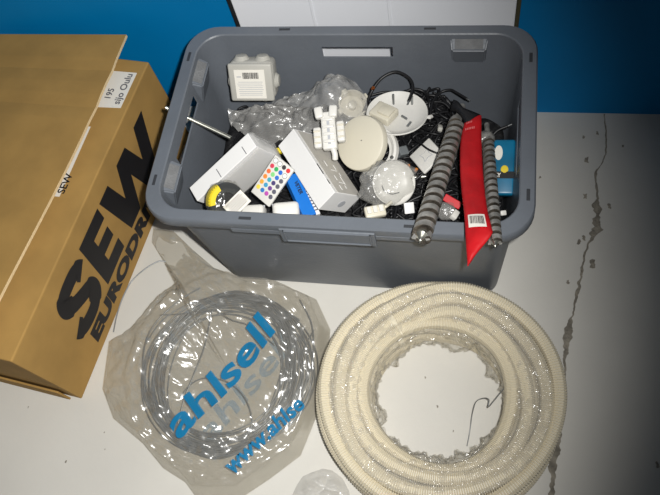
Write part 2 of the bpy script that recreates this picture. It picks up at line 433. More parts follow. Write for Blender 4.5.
# ================================================================== cables heaped in the crate
def inside(x, y, hx=.260, hy=.150, r=.042):
    ax, ay = abs(x), abs(y); ax = min(ax, hx); ay = min(ay, hy); dx, dy = ax - (hx - r), ay - (hy - r)
    if dx > 0 and dy > 0:
        d = math.hypot(dx, dy)
        if d > r: ax, ay = hx - r + dx * r / d, hy - r + dy * r / d
    return math.copysign(ax, x), math.copysign(ay, y)
def bed(x, y):
    return .176 + .010 * fbm(x, y, 0, 14) + .022 * smoothstep(-.02, .12, x) - .045 * smoothstep(.15, .20, x) * smoothstep(.0, .08, y)
bm = nb(); g = []
nx, ny = 60, 36
for i in range(nx + 1):
    g.append([])
    for j in range(ny + 1):
        x, y = inside(-.260 + .520 * i / nx, -.150 + .300 * j / ny)
        g[-1].append(bm.verts.new((x, y, bed(x, y))))
for i in range(nx):
    for j in range(ny): bm.faces.new((g[i][j], g[i + 1][j], g[i + 1][j + 1], g[i][j + 1]))
edge = [g[i][0] for i in range(nx + 1)] + [g[nx][j] for j in range(1, ny + 1)] + [g[i][ny] for i in range(nx - 1, -1, -1)] + [g[0][j] for j in range(ny - 1, 0, -1)]
lo = [bm.verts.new((v.co.x * .975, v.co.y * .84, .012)) for v in edge]
for k in range(len(edge)): bm.faces.new((edge[k], lo[k], lo[(k + 1) % len(edge)], edge[(k + 1) % len(edge)]))
bm.faces.new(lo)
for f in bm.faces: f.material_index = 1
def heap(n, x0, x1, y0, y1, lift, rad, ln):
    for _ in range(n):
        x = R.uniform(x0, x1); y = R.uniform(y0, y1); a = R.uniform(0, 6.28); c = []; zz = R.uniform(.0, lift)
        for k in range(R.randint(5, 9)):
            xx, yy = inside(x, y, .256, .147, .040)
            yy = min(yy, .147 - .075 * smoothstep(.15, .21, xx)); c.append((xx, yy, bed(xx, yy) + .003 + zz + R.uniform(0, lift) * .6))
            a += R.uniform(-1.1, 1.1); x += ln * math.cos(a); y += ln * math.sin(a)
            if not x0 < x < x1: a = math.pi - a
            if not y0 < y < y1: a = -a
        tube(bm, spline(c, 5), rad * R.uniform(.75, 1.1), 6)
heap(170, .03, .25, -.14, .145, .026, .0025, .035)
heap(45, -.24, .06, -.14, .145, .010, .0026, .04)
tag(obj('cable_tangle', bm, [M_cable, M_bed], smooth='all'), 'tangled heap of thin black cables filling the bottom of the grey crate', 'cables', kind='stuff')
# single cables that stand up out of the heap
def cable(label, pts, r=.0026, tip=None):
    t = thing('black_cable', label, 'cable', pts[0], group='cable loops above the heap')
    P = [Vector(p) - Vector(pts[0]) for p in pts]
    sp = spline(P, 10)
    obj('sheath', tube(nb(), sp, r, 8), M_cable, t, smooth='all')
    if tip is not None:
        e = sp[-1]; d = (sp[-1] - sp[-2]).normalized()
        obj('conductor', tube(nb(), [e - d * .001, e + d * .007], r * .55, 8), tip, t, smooth=True)
    return t
cable('black cable arching highest against the back of the crate, tip over the pin dish', [(0.0111, 0.0908, 0.2400), (0.0193, 0.0992, 0.2580), (0.0282, 0.1143, 0.2750), (0.0444, 0.1347, 0.2850), (0.0683, 0.1439, 0.2900), (0.0916, 0.1327, 0.2880), (0.0998, 0.1146, 0.2840), (0.0954, 0.0872, 0.2840)], .0027, M_pin)
_t = bpy.data.objects['black_cable']; _a = Vector((0.0290, 0.1174, 0.2765)) - Vector(_t.location); obj('bare_splice', tube(nb(), [_a, _a + Vector((.002, -.001, .005))], .0031, 8), M_copper, _t, smooth=True)
cable('middle black cable loop, directly right of the high arch', [(0.0723, 0.1253, 0.2450), (0.0838, 0.1247, 0.2600), (0.0994, 0.1283, 0.2640), (0.1169, 0.1252, 0.2600), (0.1253, 0.1207, 0.2380), (0.1283, 0.0981, 0.2220)])
cable('black cable loop nearest the red pouch, its end pointing right', [(0.1304, 0.0766, 0.2400), (0.1315, 0.1104, 0.2460), (0.1436, 0.1353, 0.2450), (0.1607, 0.1397, 0.2480), (0.1732, 0.1318, 0.2500), (0.1911, 0.1177, 0.2520)], .0025, M_pin)
cable('low black cable running along behind the white pin dish', [(0.0075, 0.1159, 0.2500), (0.0245, 0.1250, 0.2500), (0.0488, 0.1320, 0.2500), (0.0741, 0.1280, 0.2500), (0.0963, 0.1147, 0.2480), (0.1170, 0.0919, 0.2360)], .0022)
cable('short stiff black cable end behind the right auger bit', [(0.2247, 0.0299, 0.2220), (0.2334, 0.0424, 0.2400), (0.2439, 0.0539, 0.2500), (0.2612, 0.0602, 0.2560)], .0026, M_pin)
cable('thin black cable lying across the square switch plate', [(0.1032, 0.0356, 0.2500), (0.1182, 0.0218, 0.2560), (0.1329, 0.0062, 0.2620), (0.1483, -0.0011, 0.2620), (0.1629, -0.0006, 0.2560)], .0016)
for k, p in enumerate([(0.0988, -0.0056, 0.2260), (0.1063, -0.0133, 0.2260), (0.1132, -0.0150, 0.2260), (0.1698, 0.1324, 0.2380)]):
    pass

# ================================================================== junction box
jb = thing('junction_box', 'light grey square junction box with barcode label, leaning on the crate back wall', 'junction box', (-.1838, .1250, .2935), (1.0349, .0426, .0513))
obj('body', bx((0, 0, -.002), (.0795, .0693, .040), bevel=.010, seg=4), M_jbox, jb, smooth=True)
obj('cover', bx((0, 0, .0205), (.0785, .0683, .008), bevel=.0038, seg=3), M_jbox, jb, smooth=True)
lb = obj('label', bx((-.001, -.002, .0237), (.054, .052, .0032)), M_paper, jb)
bm = nb(); x = -.013
for k in range(15):
    wd = R.choice((.0006, .0009, .0014)); box(bm, (x + wd / 2, .0135, .0254), (wd, .011, .0004)); x += wd + R.choice((.0006, .001))
obj('barcode', bm, M_black_ink, lb)
bm = nb()
for r_ in range(8): box(bm, (-.001 + R.uniform(-.001, .001), .002 - r_ * .0034, .0254), (.044 + R.uniform(-.004, .002), .0009, .0003))
box(bm, (-.020, .0115, .0254), (.008, .0018, .0003))
obj('print_lines', bm, M_pale_ink, lb)
def knock(loc, n):
    b = lathe(nb(), [(.0145, 0), (.0125, .003), (.0115, .004), (.010, .0065), (.005, .0072), (0, .0074)], 24)
    obj('knockout', b, M_jbox, jb, smooth=True, loc=loc, rot=axis_rot(n))
for xx in (-.019, .019): knock((xx, .0340, -.003), (0, 1, 0)); knock((xx, -.0340, -.003), (0, -1, 0))
knock((.0390, -.005, -.003), (1, 0, 0)); knock((-.0390, -.005, -.003), (-1, 0, 0))

# ================================================================== threaded rod through the left hand hole
def rod(name, label, a, b, r, m, thread=True):
    a, b = Vector(a), Vector(b); L = (b - a).length
    t = thing(name, label, 'rod', a, axis_rot(b - a))
    if thread:
        K = int(L / .0009); pts = [(0, 0, L * k / K) for k in range(K + 1)]; rr = [r if k % 2 else r * .86 for k in range(K + 1)]
    else: pts, rr = [(0, 0, L * k / 8) for k in range(9)], r
    obj('shaft', tube(nb(), pts, rr, 12), m, t, smooth=not thread)
    return t
rod('threaded_rod', 'zinc threaded rod pushed through the left hand hole of the crate', (-0.3209, 0.0393, 0.3180), (-0.2015, -0.0020, 0.2910), .0036, M_steel)
rod('steel_rod', 'short plain steel rod between the square switch plate and the large auger', (0.0870, -0.0296, 0.2220), (0.1607, -0.0200, 0.2260), .0032, M_steel, False)

# ================================================================== flat white carton in a frosted sleeve
E_lb = Euler((-1.4788, -.4122, .6285))
wb = thing('white_carton', 'slim white carton in a frosted sleeve, leaning in the left front corner of the crate', 'carton', (-.1819, -.0667, .2832), E_lb)
obj('carton', bx((0, 0, 0), (.1385, .0800, .0300), bevel=.0012), M_white_card, wb)
for c, s in (((.048, -.0403, -.005), (.0012, .0006, .016)), ((-.010, -.0403, -.004), (.0012, .0006, .018))): obj('slit', bx(c, s), M_grey_ink, wb)
M_p1 = mat('print_red', (214, 84, 60), .6); M_p2 = mat('print_green', (50, 160, 110), .6); M_p3 = mat('print_teal', (40, 130, 150), .6)
for k, (x, y, m_) in enumerate(((.030, -.004, M_p1), (.020, -.004, M_p1), (.028, .006, M_p2), (.017, .008, M_p2), (.006, .004, M_p3), (-.004, .012, M_p3))):
    obj('printed_mark', bx((x, y - .012, .0152), (.007, .005, .0005), bevel=.0002, seg=1), m_, wb)
bm = bx((.012, .004, .002), (.122, .078, .0385), bevel=.008, seg=4)
bmesh.ops.subdivide_edges(bm, edges=bm.edges[:], cuts=2, use_grid_fill=True)
for v in bm.verts: v.co += v.co.normalized() * .0022 * fbm(v.co.x, v.co.y, v.co.z, 55)
obj('sleeve', bm, M_film_milky, wb, smooth='all')

# ================================================================== remote control
rc = thing('remote_control', 'small white remote control with rows of coloured buttons', 'remote control', (-.1093, -.0899, .3012), (.1275, -.4995, .8811))
obj('body', bx((0, 0, 0), (.0744, .0422, .0060), bevel=.0014, seg=3), M_white, rc, smooth=True)
obj('underside', bx((0, 0, -.0032), (.0730, .0408, .0016), bevel=.0005), M_dgrey, rc)
kc = [[(236, 236, 232), (236, 236, 232), (60, 58, 60), (214, 60, 62)], [(206, 62, 84), (52, 168, 92), (44, 104, 196), (236, 236, 232)], [(232, 108, 58), (132, 206, 130), (52, 112, 200), (92, 92, 104)],
      [(230, 134, 52), (62, 164, 184), (74, 64, 112), (92, 92, 104)], [(228, 160, 60), (62, 150, 190), (112, 70, 140), (92, 92, 104)], [(232, 206, 80), (52, 116, 184), (182, 80, 170), (92, 92, 104)]]
kmats = {}
for i, row in enumerate(kc):
    for j, c in enumerate(row):
        if c not in kmats: kmats[c] = mat('key_%d_%d' % (i, j), c, .5)
        b = lathe(nb(), [(.0038, 0), (.0038, .0008), (.0032, .0013), (0, .0014)], 18)
        x, y = .0300 - i * .0104, .0142 - j * .0095
        o = obj('button', b, kmats[c], rc, smooth=True, loc=(x, y, .0028))
        if c in ((236, 236, 232),):
            obj('button_ring', lathe(nb(), [(.0044, 0), (.0044, .0005), (.0038, .0006)], 18), M_dgrey, o, loc=(0, 0, 0))

# ================================================================== dark coil with a yellow label in a bag, paper slip
cl = thing('cable_roll', 'dark grey roll with yellow label lying in the left front corner of the crate', 'roll', (-0.1854, -0.1270, 0.2940), axis_rot((.66, -.42, .62), .9)); cl.scale = (.80, .80, .95)
bm = lathe(nb(), [(.019, -.012), (.036, -.012), (.039, -.009), (.039, .009), (.036, .012), (.019, .012), (.017, .009), (.017, -.009), (.019, -.012)], 44)
obj('winding', bm, M_dgrey, cl, smooth=True)
obj('core', lathe(nb(), [(0, -.008), (.020, -.008), (.020, .007), (0, .007)], 28), M_cable, cl, smooth=True)
bm = nb(); A = []
for k in range(9):
    a = math.radians(70 + k * 9); A.append([bm.verts.new((.0394 * math.cos(a), .0394 * math.sin(a), -.004)), bm.verts.new((.0394 * math.cos(a), .0394 * math.sin(a), .0085)), bm.verts.new((.036 * math.cos(a), .036 * math.sin(a), .0124)), bm.verts.new((.026 * math.cos(a), .026 * math.sin(a), .0124))])
for p, q in zip(A, A[1:]):
    for j in range(3): bm.faces.new((p[j], q[j], q[j + 1], p[j + 1]))
bmesh.ops.recalc_face_normals(bm, faces=bm.faces)
obj('yellow_label', bm, M_yellow, cl)
obj('wrapping', film_blob((.043, .043, .0160), 4.1, .08, 4, 3.), film('thin_film', (246, 246, 244), .02, .04, .2, .3, 60), cl, smooth='all')
ps = thing('paper_slip', 'small white printed paper slip beside the dark roll at the front rim', 'slip', (-0.1616, -0.1348, 0.3000), Euler((.30, -.25, .80)))
obj('paper', bx((0, 0, 0), (.040, .026, .0012)), M_paper, ps)
bm = nb()
for k in range(6): box(bm, (R.uniform(-.002, .002), .009 - k * .0034, .0007), (.030, .0011, .0004))
obj('print_lines', bm, M_grey_ink, ps)

# ================================================================== blue carton and white adapters at the front rim
bc = thing('blue_carton', 'narrow bright blue carton with white side, between the remote and the big white carton', 'carton', (-.0705, -.0950, .2600), (-.2180, .1310, -1.0388))
obj('carton', bx((0, 0, 0), (.0822, .0219, .018), bevel=.0008), M_blue_card, bc)
obj('white_side', bx((0, .0150, -.003), (.0810, .0080, .012), bevel=.0006), M_white_card, bc)
bm = text_bm('VETER', .009, bold=.0003)
for v in bm.verts: v.co = Vector((v.co.x - .026, v.co.y - .001, .0094))
obj('lettering', bm, M_black_ink, bc)
bm = nb()
for k in range(12): box(bm, (-.036 + k * .0062, .0150, .0033), (.0022, .0055, .0006))
obj('print_lines', bm, M_grey_ink, bc)
def adapter(label, loc, rot, s):
    t = thing('power_adapter', label, 'adapter', loc, rot, 'white adapters along the front rim')
    b = bx((0, 0, 0), s, bevel=min(s) * .28, seg=4); obj('housing', b, M_white, t, smooth=True)
    obj('seam', bx((0, 0, s[2] * .1), (s[0] * 1.004, s[1] * 1.004, .0006), bevel=.0001, seg=1), M_pale_ink, t)
adapter('rounded white adapter just below the paper slip', (-0.1474, -0.1289, 0.2620), (.15, -.1, .05), (.046, .022, .024))
adapter('larger white adapter under the blue carton at the front rim', (-0.0899, -0.1231, 0.2620), (.25, .18, .25), (.044, .026, .030))
tag(obj('yellow_connector', bx((0, 0, 0), (.014, .010, .009), bevel=.002), M_yellow, loc=(-0.1219, -0.0065, 0.2620), rot=(.2, .3, .5)), 'tiny yellow connector behind the remote control', 'connector')

# ================================================================== big white carton
bw = thing('white_carton', 'bigger white carton with grey printed lid lying at the centre of the crate', 'carton', (-.0451, -.0441, .2621), (-.9524, .0586, -.9298))
obj('carton', bx((0, 0, 0), (.1427, .0736, .0422), bevel=.001), M_white_card, bw)
M_lid = mat('grey_printed_lid', (192, 188, 180), .5, mottle=.05, mscale=40)
lid = obj('printed_lid', bx((.001, .004, .0212), (.1380, .0640, .0008)), M_lid, bw)
lid['label'] = 'warm grey printed lid'
bm = nb()
for c, s in (((.010, .012, .0), (.010, .0016, .0006)), ((.026, .014, 0), (.007, .0016, .0006)), ((.018, .004, 0), (.0016, .016, .0006)), ((.040, .010, 0), (.018, .0016, .0006)), ((.046, .002, 0), (.0016, .014, .0006)), ((.036, -.006, 0), (.010, .0016, .0006)), ((.055, .006, 0), (.006, .0016, .0006)), ((.058, -.010, 0), (.010, .0016, .0006)), ((.004, -.008, 0), (.012, .0016, .0006))):
    box(bm, (c[0], c[1], .0218), s)
obj('icon_print', bm, M_white_card, lid)
obj('slit', bx((.020, -.0350, .0213), (.022, .0022, .0006)), M_dark, bw); obj('slit', bx((.048, -.0350, .0213), (.010, .0018, .0006)), M_dark, bw)
obj('logo', lathe(nb(), [(.0075, 0), (.0075, .0004), (0, .0005)], 24), M_pale_ink, bw, loc=(.0713, .006, -.002), rot=(0, math.pi / 2, 0))

# ================================================================== crinkled film bag with fittings
ol = [(-0.2595, 0.0912, 0.2250), (-0.2450, 0.1023, 0.2350), (-0.2114, 0.0970, 0.2400), (-0.1746, 0.1120, 0.2450), (-0.1379, 0.1394, 0.2600), (-0.1093, 0.1434, 0.2750), (-0.0788, 0.1490, 0.2850), (-0.0485, 0.1567, 0.3000), (-0.0211, 0.1524, 0.3000), (0.0010, 0.1298, 0.2850), (0.0174, 0.1115, 0.2700), (0.0224, 0.0843, 0.2550), (0.0002, 0.0527, 0.2450), (-0.0373, 0.0340, 0.2400), (-0.0824, 0.0341, 0.2500), (-0.1196, 0.0394, 0.2500), (-0.1584, 0.0366, 0.2400), (-0.1989, 0.0454, 0.2350), (-0.2360, 0.0700, 0.2300)]
o2 = [(max(-.245, p[0]), min(.155, p[1])) for p in ol]
pk = Vector((-0.0276, 0.1050, 0.3100)); p2 = Vector((-0.1606, 0.0656, 0.2600))
def hbag(x, y, t):
    d = (Vector((x, y)) - pk.xy).length; d2 = (Vector((x, y)) - p2.xy).length
    z = .238 + .082 * math.exp(-(d / .055) ** 2) + .024 * math.exp(-(d2 / .05) ** 2)
    e = .226 + .072 * math.exp(-(d / .06) ** 2); k = smoothstep(.6, 1.02, t)
    z = e * k + z * (1 - k)
    return z + .012 * (ridge(x, y * 1.5, 34, 2.) - .5) + .006 * fbm(x, y, 0, 70)
M_film_cloud = film('clouded_cellophane', (242, 242, 242), .20, .08, .26, .45, 55)
cbg = thing('plastic_bag', 'clear crinkled plastic bag bulging up in the middle of the crate', 'bag')
obj('film', film_sheet(o2, hbag, 34, 7), M_film_cloud, cbg, smooth='all')
pg = thing('plug_connector', 'white plastic connector with side clips lying on the crinkled bag', 'connector', Vector((-0.0270, 0.0027, 0.3120)), (axis_rot((.05, -.3, .95), .16))); pg.scale = (1.08, 1.1, 1.05)
obj('body', bx((0, 0, -.002), (.022, .058, .016), bevel=.003, seg=3), M_white, pg, smooth=True)
for sx in (-1, 1):
    c = bx((sx * .018, -.006 + sx * .003, -.002), (.012, .032, .014), bevel=.003, seg=3)
    o = obj('side_clip', c, M_white, pg, smooth=True)
    for k in range(3): obj('clip_rib', bx((sx * .0185, -.015 + sx * .003 + k * .009, .0052), (.010, .0026, .0030), bevel=.0008), M_cream, o)
for k in range(4): obj('ridge', bx((0, .016 - k * .011, .0066), (.017, .0045, .0045), bevel=.0012), M_white, pg, smooth=True)
for sx in (-1, 1): obj('upper_lug', bx((-.002 + sx * .011, .028, .003), (.013, .018, .014), rot=(0, 0, sx * -.12), bevel=.003, seg=3), M_white, pg, smooth=True)
obj('tail', tube(nb(), spline([(.004, -.027, 0), (.006, -.036, -.002), (.005, -.044, -.006)], 5), [.0045] * 10 + [.003], 10), M_white, pg, smooth=True)
obj('slot', bx((0, -.002, .0064), (.004, .040, .0012)), M_pale_ink, pg)

cf = thing('cream_fitting', 'cream coloured plastic fitting showing through the crinkled bag', 'fitting', (-0.0095, 0.1033, 0.2460), axis_rot((.3, -.2, .9), .4))
obj('cup', lathe(nb(), [(0, -.012), (.020, -.012), (.023, -.006), (.026, .012), (.0235, .012), (.020, -.002), (0, -.004)], 32), M_cream, cf, smooth=True)
for k in range(4):
    a = k * math.pi / 2 + .3; obj('tab', bx((.026 * math.cos(a), .026 * math.sin(a), .006), (.010, .010, .014), rot=(0, 0, a), bevel=.002), M_cream, cf, smooth=True)
obj('hub', lathe(nb(), [(.008, -.004), (.008, .008), (.005, .010), (0, .010)], 20), M_cream, cf, smooth=True)

# ================================================================== round white covers
d1 = thing('lamp_base', 'round white dish with metal pins and connector block, below the cable loops', 'lamp base', (0.0760, 0.0670, 0.2700), axis_rot((.03, .16, .97), -.15))
obj('dish', lathe(nb(), [(0, -.009), (.030, -.009), (.044, -.004), (.0525, .006), (.0515, .008), (.0485, .006), (.041, -.001), (.030, -.005), (0, -.0055)], 56), M_white, d1, smooth=True)
obj('connector_block', bx((-.022, -.004, .004), (.040, .034, .016), rot=(0, 0, -.35), bevel=.003, seg=3), M_cream, d1, smooth=True)
obj('connector_cap', bx((-.017, -.007, .0135), (.024, .020, .006), rot=(0, 0, -.35), bevel=.002), M_cream, d1, smooth=True)
for x, y, hgt in ((-.014, .030, .018), (.018, .034, .016)):
    obj('pin', tube(nb(), [(x, y, -.006), (x, y, hgt)], .0019, 10), M_pin, d1, smooth=True)
for x, y, a in ((.012, .002, -.5), (.024, -.012, 1.3)):
    obj('pin_slot', bx((x, y, -.0040), (.013, .004, .0035), rot=(0, 0, a), bevel=.001), M_pin, d1)
obj('rim_lug', bx((.055, .002, .005), (.007, .006, .003), bevel=.001), M_white, d1)

d2 = thing('round_cover', 'large cream round cover leaning on the white ring in the crate', 'cover', (0.0207, -0.0021, 0.2880), axis_rot((-.42, -.38, .82), 0)); d2.scale = (1.1, 1.1, 1.1)
obj('cap', lathe(nb(), [(0, .0), (.037, -.001), (.041, -.003), (.0425, -.007), (.0425, -.013), (.040, -.013), (.039, -.006), (0, -.004)], 56), M_cream, d2, smooth=True)
obj('centre_mark', lathe(nb(), [(.0009, 0), (.0009, .0004), (0, .0004)], 10), M_dgrey, d2, loc=(.004, .003, -.0001))
d2b = thing('round_cover', 'white ring shaped cover tucked behind the cream round cover', 'cover', (0.0460, 0.0065, 0.2480), axis_rot((-.42, -.36, .83), 0))
obj('ring', lathe(nb(), [(.026, -.006), (.038, -.006), (.042, -.002), (.042, .006), (.039, .009), (.034, .007), (.033, .002), (.026, .002), (.026, -.006)], 56), M_white, d2b, smooth=True)
obj('screw', lathe(nb(), [(.003, 0), (.003, .002), (0, .0025)], 14), M_pin, d2b, loc=(.036, -.012, .008))
d3 = thing('round_cover', 'shallow white dish in a clear bag behind the front rim', 'cover', (0.0822, -0.0666, 0.2700), axis_rot((.42, -.42, .80), .5))
obj('dish', lathe(nb(), [(0, -.008), (.024, -.007), (.032, -.002), (.0365, .006), (.035, .0075), (.031, .002), (.022, -.003), (0, -.004)], 48), M_white, d3, smooth=True)
obj('hook', tube(nb(), spline([(-.018, .004, -.002), (-.020, -.004, .004), (-.012, -.014, .005), (.002, -.018, .003)], 6), .0009, 8), M_pin, d3, smooth=True)
fb = film_blob((.050, .037, .026), 9.3, .20, 4, 2.0)
obj('bag', fb, M_film_clear, d3, smooth='all', loc=(-.010, .004, .002))

# ================================================================== square plate, terminal block, small pieces
sp = thing('switch_plate', 'small square white switch plate with a square centre, among black cables', 'switch plate', (0.1309, 0.0041, 0.2440), (-.2206, -.3965, .7118))
obj('plate', bx((0, 0, 0), (.0462, .0500, .006), bevel=.0024, seg=3), M_white, sp, smooth=True)
q = []
for k in range(4):
    a0 = math.pi / 4 + k * math.pi / 2
    q.append((.013 * math.cos(a0), .013 * math.sin(a0))); a1 = a0 + math.pi / 4
    q.append((.0066 * math.cos(a1), .0066 * math.sin(a1)))
obj('centre_outline', poly(nb(), q, .0029, .0006), M_pale_ink, sp)
obj('centre', poly(nb(), [(x * .84, y * .84) for x, y in q], .0030, .0010), M_white, sp)
tb = thing('terminal_block', 'small cream terminal block at the front rim beside the big white carton', 'terminal block', (0.0575, -0.1172, 0.2620), (.2, .15, .35))
obj('body', bx((0, 0, 0), (.034, .020, .014), bevel=.003, seg=3), M_cream, tb, smooth=True)
for k in range(3):
    obj('clamp', bx((-.010 + k * .010, .002, .008), (.007, .011, .004), bevel=.001), M_white, tb)
obj('wire_stub', tube(nb(), [(.016, .004, .002), (.030, .010, .006)], .003, 10), M_cream, tb, smooth=True)
tag(obj('clear_cube', bx((0, 0, 0), (.018, .016, .016), bevel=.002), mat('smoky_plastic', (110, 114, 116), .2), loc=(0.0871, 0.0159, 0.2360), rot=(.3, .4, .6)), 'small smoky grey plastic cube left of the square switch plate', 'cube')
def bit(label, loc, rot, s, m, cat='connector', name='small_connector'):
    t = thing(name, label, cat, loc, rot, 'small bits among the cables')
    obj('shell', bx((0, 0, 0), s, bevel=min(s) * .2), m, t, smooth=True)
    obj('mouth', bx((s[0] * .48, 0, 0), (s[0] * .1, s[1] * .6, s[2] * .55)), M_dgrey, t)
bit('little white clip standing at the front rim between auger and red pouch', (0.1837, -0.1160, 0.2620), (.5, .2, 1.2), (.016, .010, .010), M_white)
bit('white folded packet corner under the tip of the large auger', (0.1109, -0.1049, 0.2580), (.6, .2, .3), (.016, .018, .006), M_white_card)
bit('tiny white cap right of the small auger near the front rim', (0.2575, -0.1128, 0.2700), (.5, .2, .3), (.009, .008, .008), M_white)
bit('small white connector right of the white pin dish', (0.1302, 0.0820, 0.2470), (.3, .5, .7), (.010, .006, .006), M_white)
bit('grey connector in the cables left of the large auger', (0.1488, 0.0595, 0.2470), (.3, .5, 1.7), (.014, .008, .008), M_jbox)
bit('small orange sleeve between clear cube and steel rod', (0.1003, -0.0144, 0.2400), (.1, .2, .4), (.007, .005, .005), M_orange)
bit('second orange sleeve, just above the steel rod', (0.1142, -0.0205, 0.2380), (.1, .2, 1.1), (.006, .005, .005), M_orange)
rp = thing('red_packet', 'crumpled clear packet with red header between the large auger and red pouch', 'packet', (0.1743, -0.1020, 0.2620), (.35, .1, -.5))
obj('header', bx((0, .010, 0), (.030, .012, .004), bevel=.001), M_redp, rp)
obj('pouch', film_blob((.017, .016, .008), 2.2, .25, 3, 3.), M_film_clear, rp, smooth='all', loc=(0, -.008, .001))

# ================================================================== auger bits
def auger(label, a, b, r, pitch, shank):
    a, b = Vector(a), Vector(b); L = (b - a).length
    t = thing('auger_bit', label, 'drill bit', a, axis_rot(b - a), 'auger bits over the front rim')
    obj('shank', lathe(nb(), [(0, -.012), (r * .42, -.012), (r * .46, -.010), (r * .46, shank), (r * .34, shank + .004), (0, shank + .004)], 6 if False else 20), M_auger, t, smooth=True)
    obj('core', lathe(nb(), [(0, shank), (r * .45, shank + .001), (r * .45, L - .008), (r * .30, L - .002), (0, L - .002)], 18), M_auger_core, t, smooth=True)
    bm = nb(); n = int((L - shank - .006) / pitch * 28); prev = None
    for k in range(n + 1):
        th = 2 * math.pi * k / 28; z = shank + .004 + pitch * k / 28; hw = pitch * .31
        rr = r * min(1., .45 + k / 14)
        cs, sn = math.cos(th), math.sin(th)
        cur = [bm.verts.new((q_ * cs, q_ * sn, z + dz)) for q_, dz in ((r * .40, -hw * .6), (rr * .95, -hw), (rr, -hw * .9), (rr, hw * .9), (rr * .95, hw), (r * .40, hw * .6))]
        if prev:
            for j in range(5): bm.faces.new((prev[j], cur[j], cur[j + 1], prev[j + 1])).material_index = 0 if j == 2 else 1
        else: bm.faces.new(cur)
        prev = cur
    bm.faces.new(prev[::-1]); bmesh.ops.recalc_face_normals(bm, faces=bm.faces)
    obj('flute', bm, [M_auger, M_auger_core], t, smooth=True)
    bm = nb(); lathe(bm, [(r * .62, L - .010), (r * .66, L - .004), (r * .34, L + .001), (r * .22, L + .004), (0, L + .012)], 16)
    obj('lead_screw', bm, M_steel, t, smooth=True)
    for s in (-1, 1): obj('cutting_lip', bx((s * r * .62, 0, L - .002), (r * .45, r * .22, .010), rot=(0, s * .3, .3), bevel=.0008), M_auger, t)
auger('thick auger drill bit lying over the front rim left of the red pouch', (0.1824, 0.0897, 0.2580), (0.1442, -0.2210, 0.3860), .0142, .0185, .034)
auger('thinner auger drill bit lying over the front rim right of the red pouch', (0.2273, 0.0610, 0.2480), (0.2431, -0.2217, 0.3840), .0100, .0165, .022)
bg = thing('steel_chuck', 'grey metal chuck wrapped in film at the top of the thin auger', 'chuck', (0.2264, 0.0271, 0.2620), axis_rot((.2, -.75, .6)))
obj('sleeve', lathe(nb(), [(0, -.012), (.011, -.012), (.0135, -.009), (.0135, .004), (.011, .009), (.0075, .012), (.0075, .010), (0, .009)], 24), M_auger, bg, smooth=True)
obj('film', film_blob((.0165, .0165, .017), 6.6, .22, 3, 3.), M_film_clear, bg, smooth='all')

# ================================================================== red pouch
pc = thing('tool_pouch', 'long red vinyl pouch with barcode label hanging over the front rim', 'pouch')
Lc = [(0.1902, 0.0436, 0.2850), (0.1865, -0.0002, 0.3000), (0.1885, -0.0624, 0.3240), (0.1936, -0.1199, 0.3470), (0.1995, -0.1689, 0.3700), (0.2022, -0.1977, 0.3830), (0.2050, -0.2265, 0.3860), (0.2074, -0.2472, 0.3860), (0.2084, -0.2581, 0.3860)]
Rc_ = [(0.2169, 0.0583, 0.2850), (0.2187, 0.0046, 0.3000), (0.2220, -0.0575, 0.3240), (0.2264, -0.1150, 0.3470), (0.2315, -0.1651, 0.3720), (0.2374, -0.2009, 0.3900), (0.2378, -0.2145, 0.3930), (0.2213, -0.2388, 0.3890), (0.2100, -0.2580, 0.3860)]
Lc = spline(Lc, 5); Rc_ = spline(Rc_, 5)
bm = nb(); top_, bot_ = [], []
for i, (a, b) in enumerate(zip(Lc, Rc_)):
    ta, tb_ = [], []
    for j in range(13):
        u = j / 12; p = Vector(a).lerp(Vector(b), u); puff = .0042 * (4 * u * (1 - u)) ** .5 * (1 - .6 * smoothstep(len(Lc) * .7, len(Lc), i))
        wv_ = .0012 * fbm(p.x, p.y, 0, 60)
        ta.append(bm.verts.new(p + Vector((0, .25, .95)) * (puff + .0008 + wv_))); tb_.append(bm.verts.new(p - Vector((0, .25, .95)) * (puff * .5 + .0006 - wv_)))
    top_.append(ta); bot_.append(tb_)
for i in range(len(top_) - 1):
    for j in range(12):
        bm.faces.new((top_[i][j], top_[i][j + 1], top_[i + 1][j + 1], top_[i + 1][j])); bm.faces.new((bot_[i][j], bot_[i + 1][j], bot_[i + 1][j + 1], bot_[i][j + 1]))
    bm.faces.new((top_[i][0], top_[i + 1][0], bot_[i + 1][0], bot_[i][0])); bm.faces.new((top_[i][12], bot_[i][12], bot_[i + 1][12], top_[i + 1][12]))
bmesh.ops.recalc_face_normals(bm, faces=bm.faces)
obj('sleeve', bm, M_red, pc, smooth='all')
bm = nb()
A_ = [(0.1701, 0.0967, 0.2760), (0.1772, 0.0881, 0.2820), (0.1862, 0.0722, 0.2870), (0.1979, 0.0657, 0.2880), (0.2144, 0.0587, 0.2870)]; B_ = [(0.1646, 0.0778, 0.2680), (0.1750, 0.0691, 0.2800), (0.1838, 0.0582, 0.2840), (0.1892, 0.0469, 0.2860), (0.1929, 0.0376, 0.2880)]
A_ = spline(A_, 4); B_ = spline(B_, 4); pr_ = None
for a, b in zip(A_, B_):
    cur = [bm.verts.new(Vector(a).lerp(Vector(b), u) + Vector((0, 0, .003 * math.sin(u * 3.14)))) for u in (0, .25, .5, .75, 1)]
    if pr_:
        for j in range(4): bm.faces.new((pr_[j], cur[j], cur[j + 1], pr_[j + 1]))
    pr_ = cur
bm.normal_update(); bmesh.ops.solidify(bm, geom=bm.faces[:], thickness=.0015)
obj('black_top', bm, M_cable, pc, smooth='all')
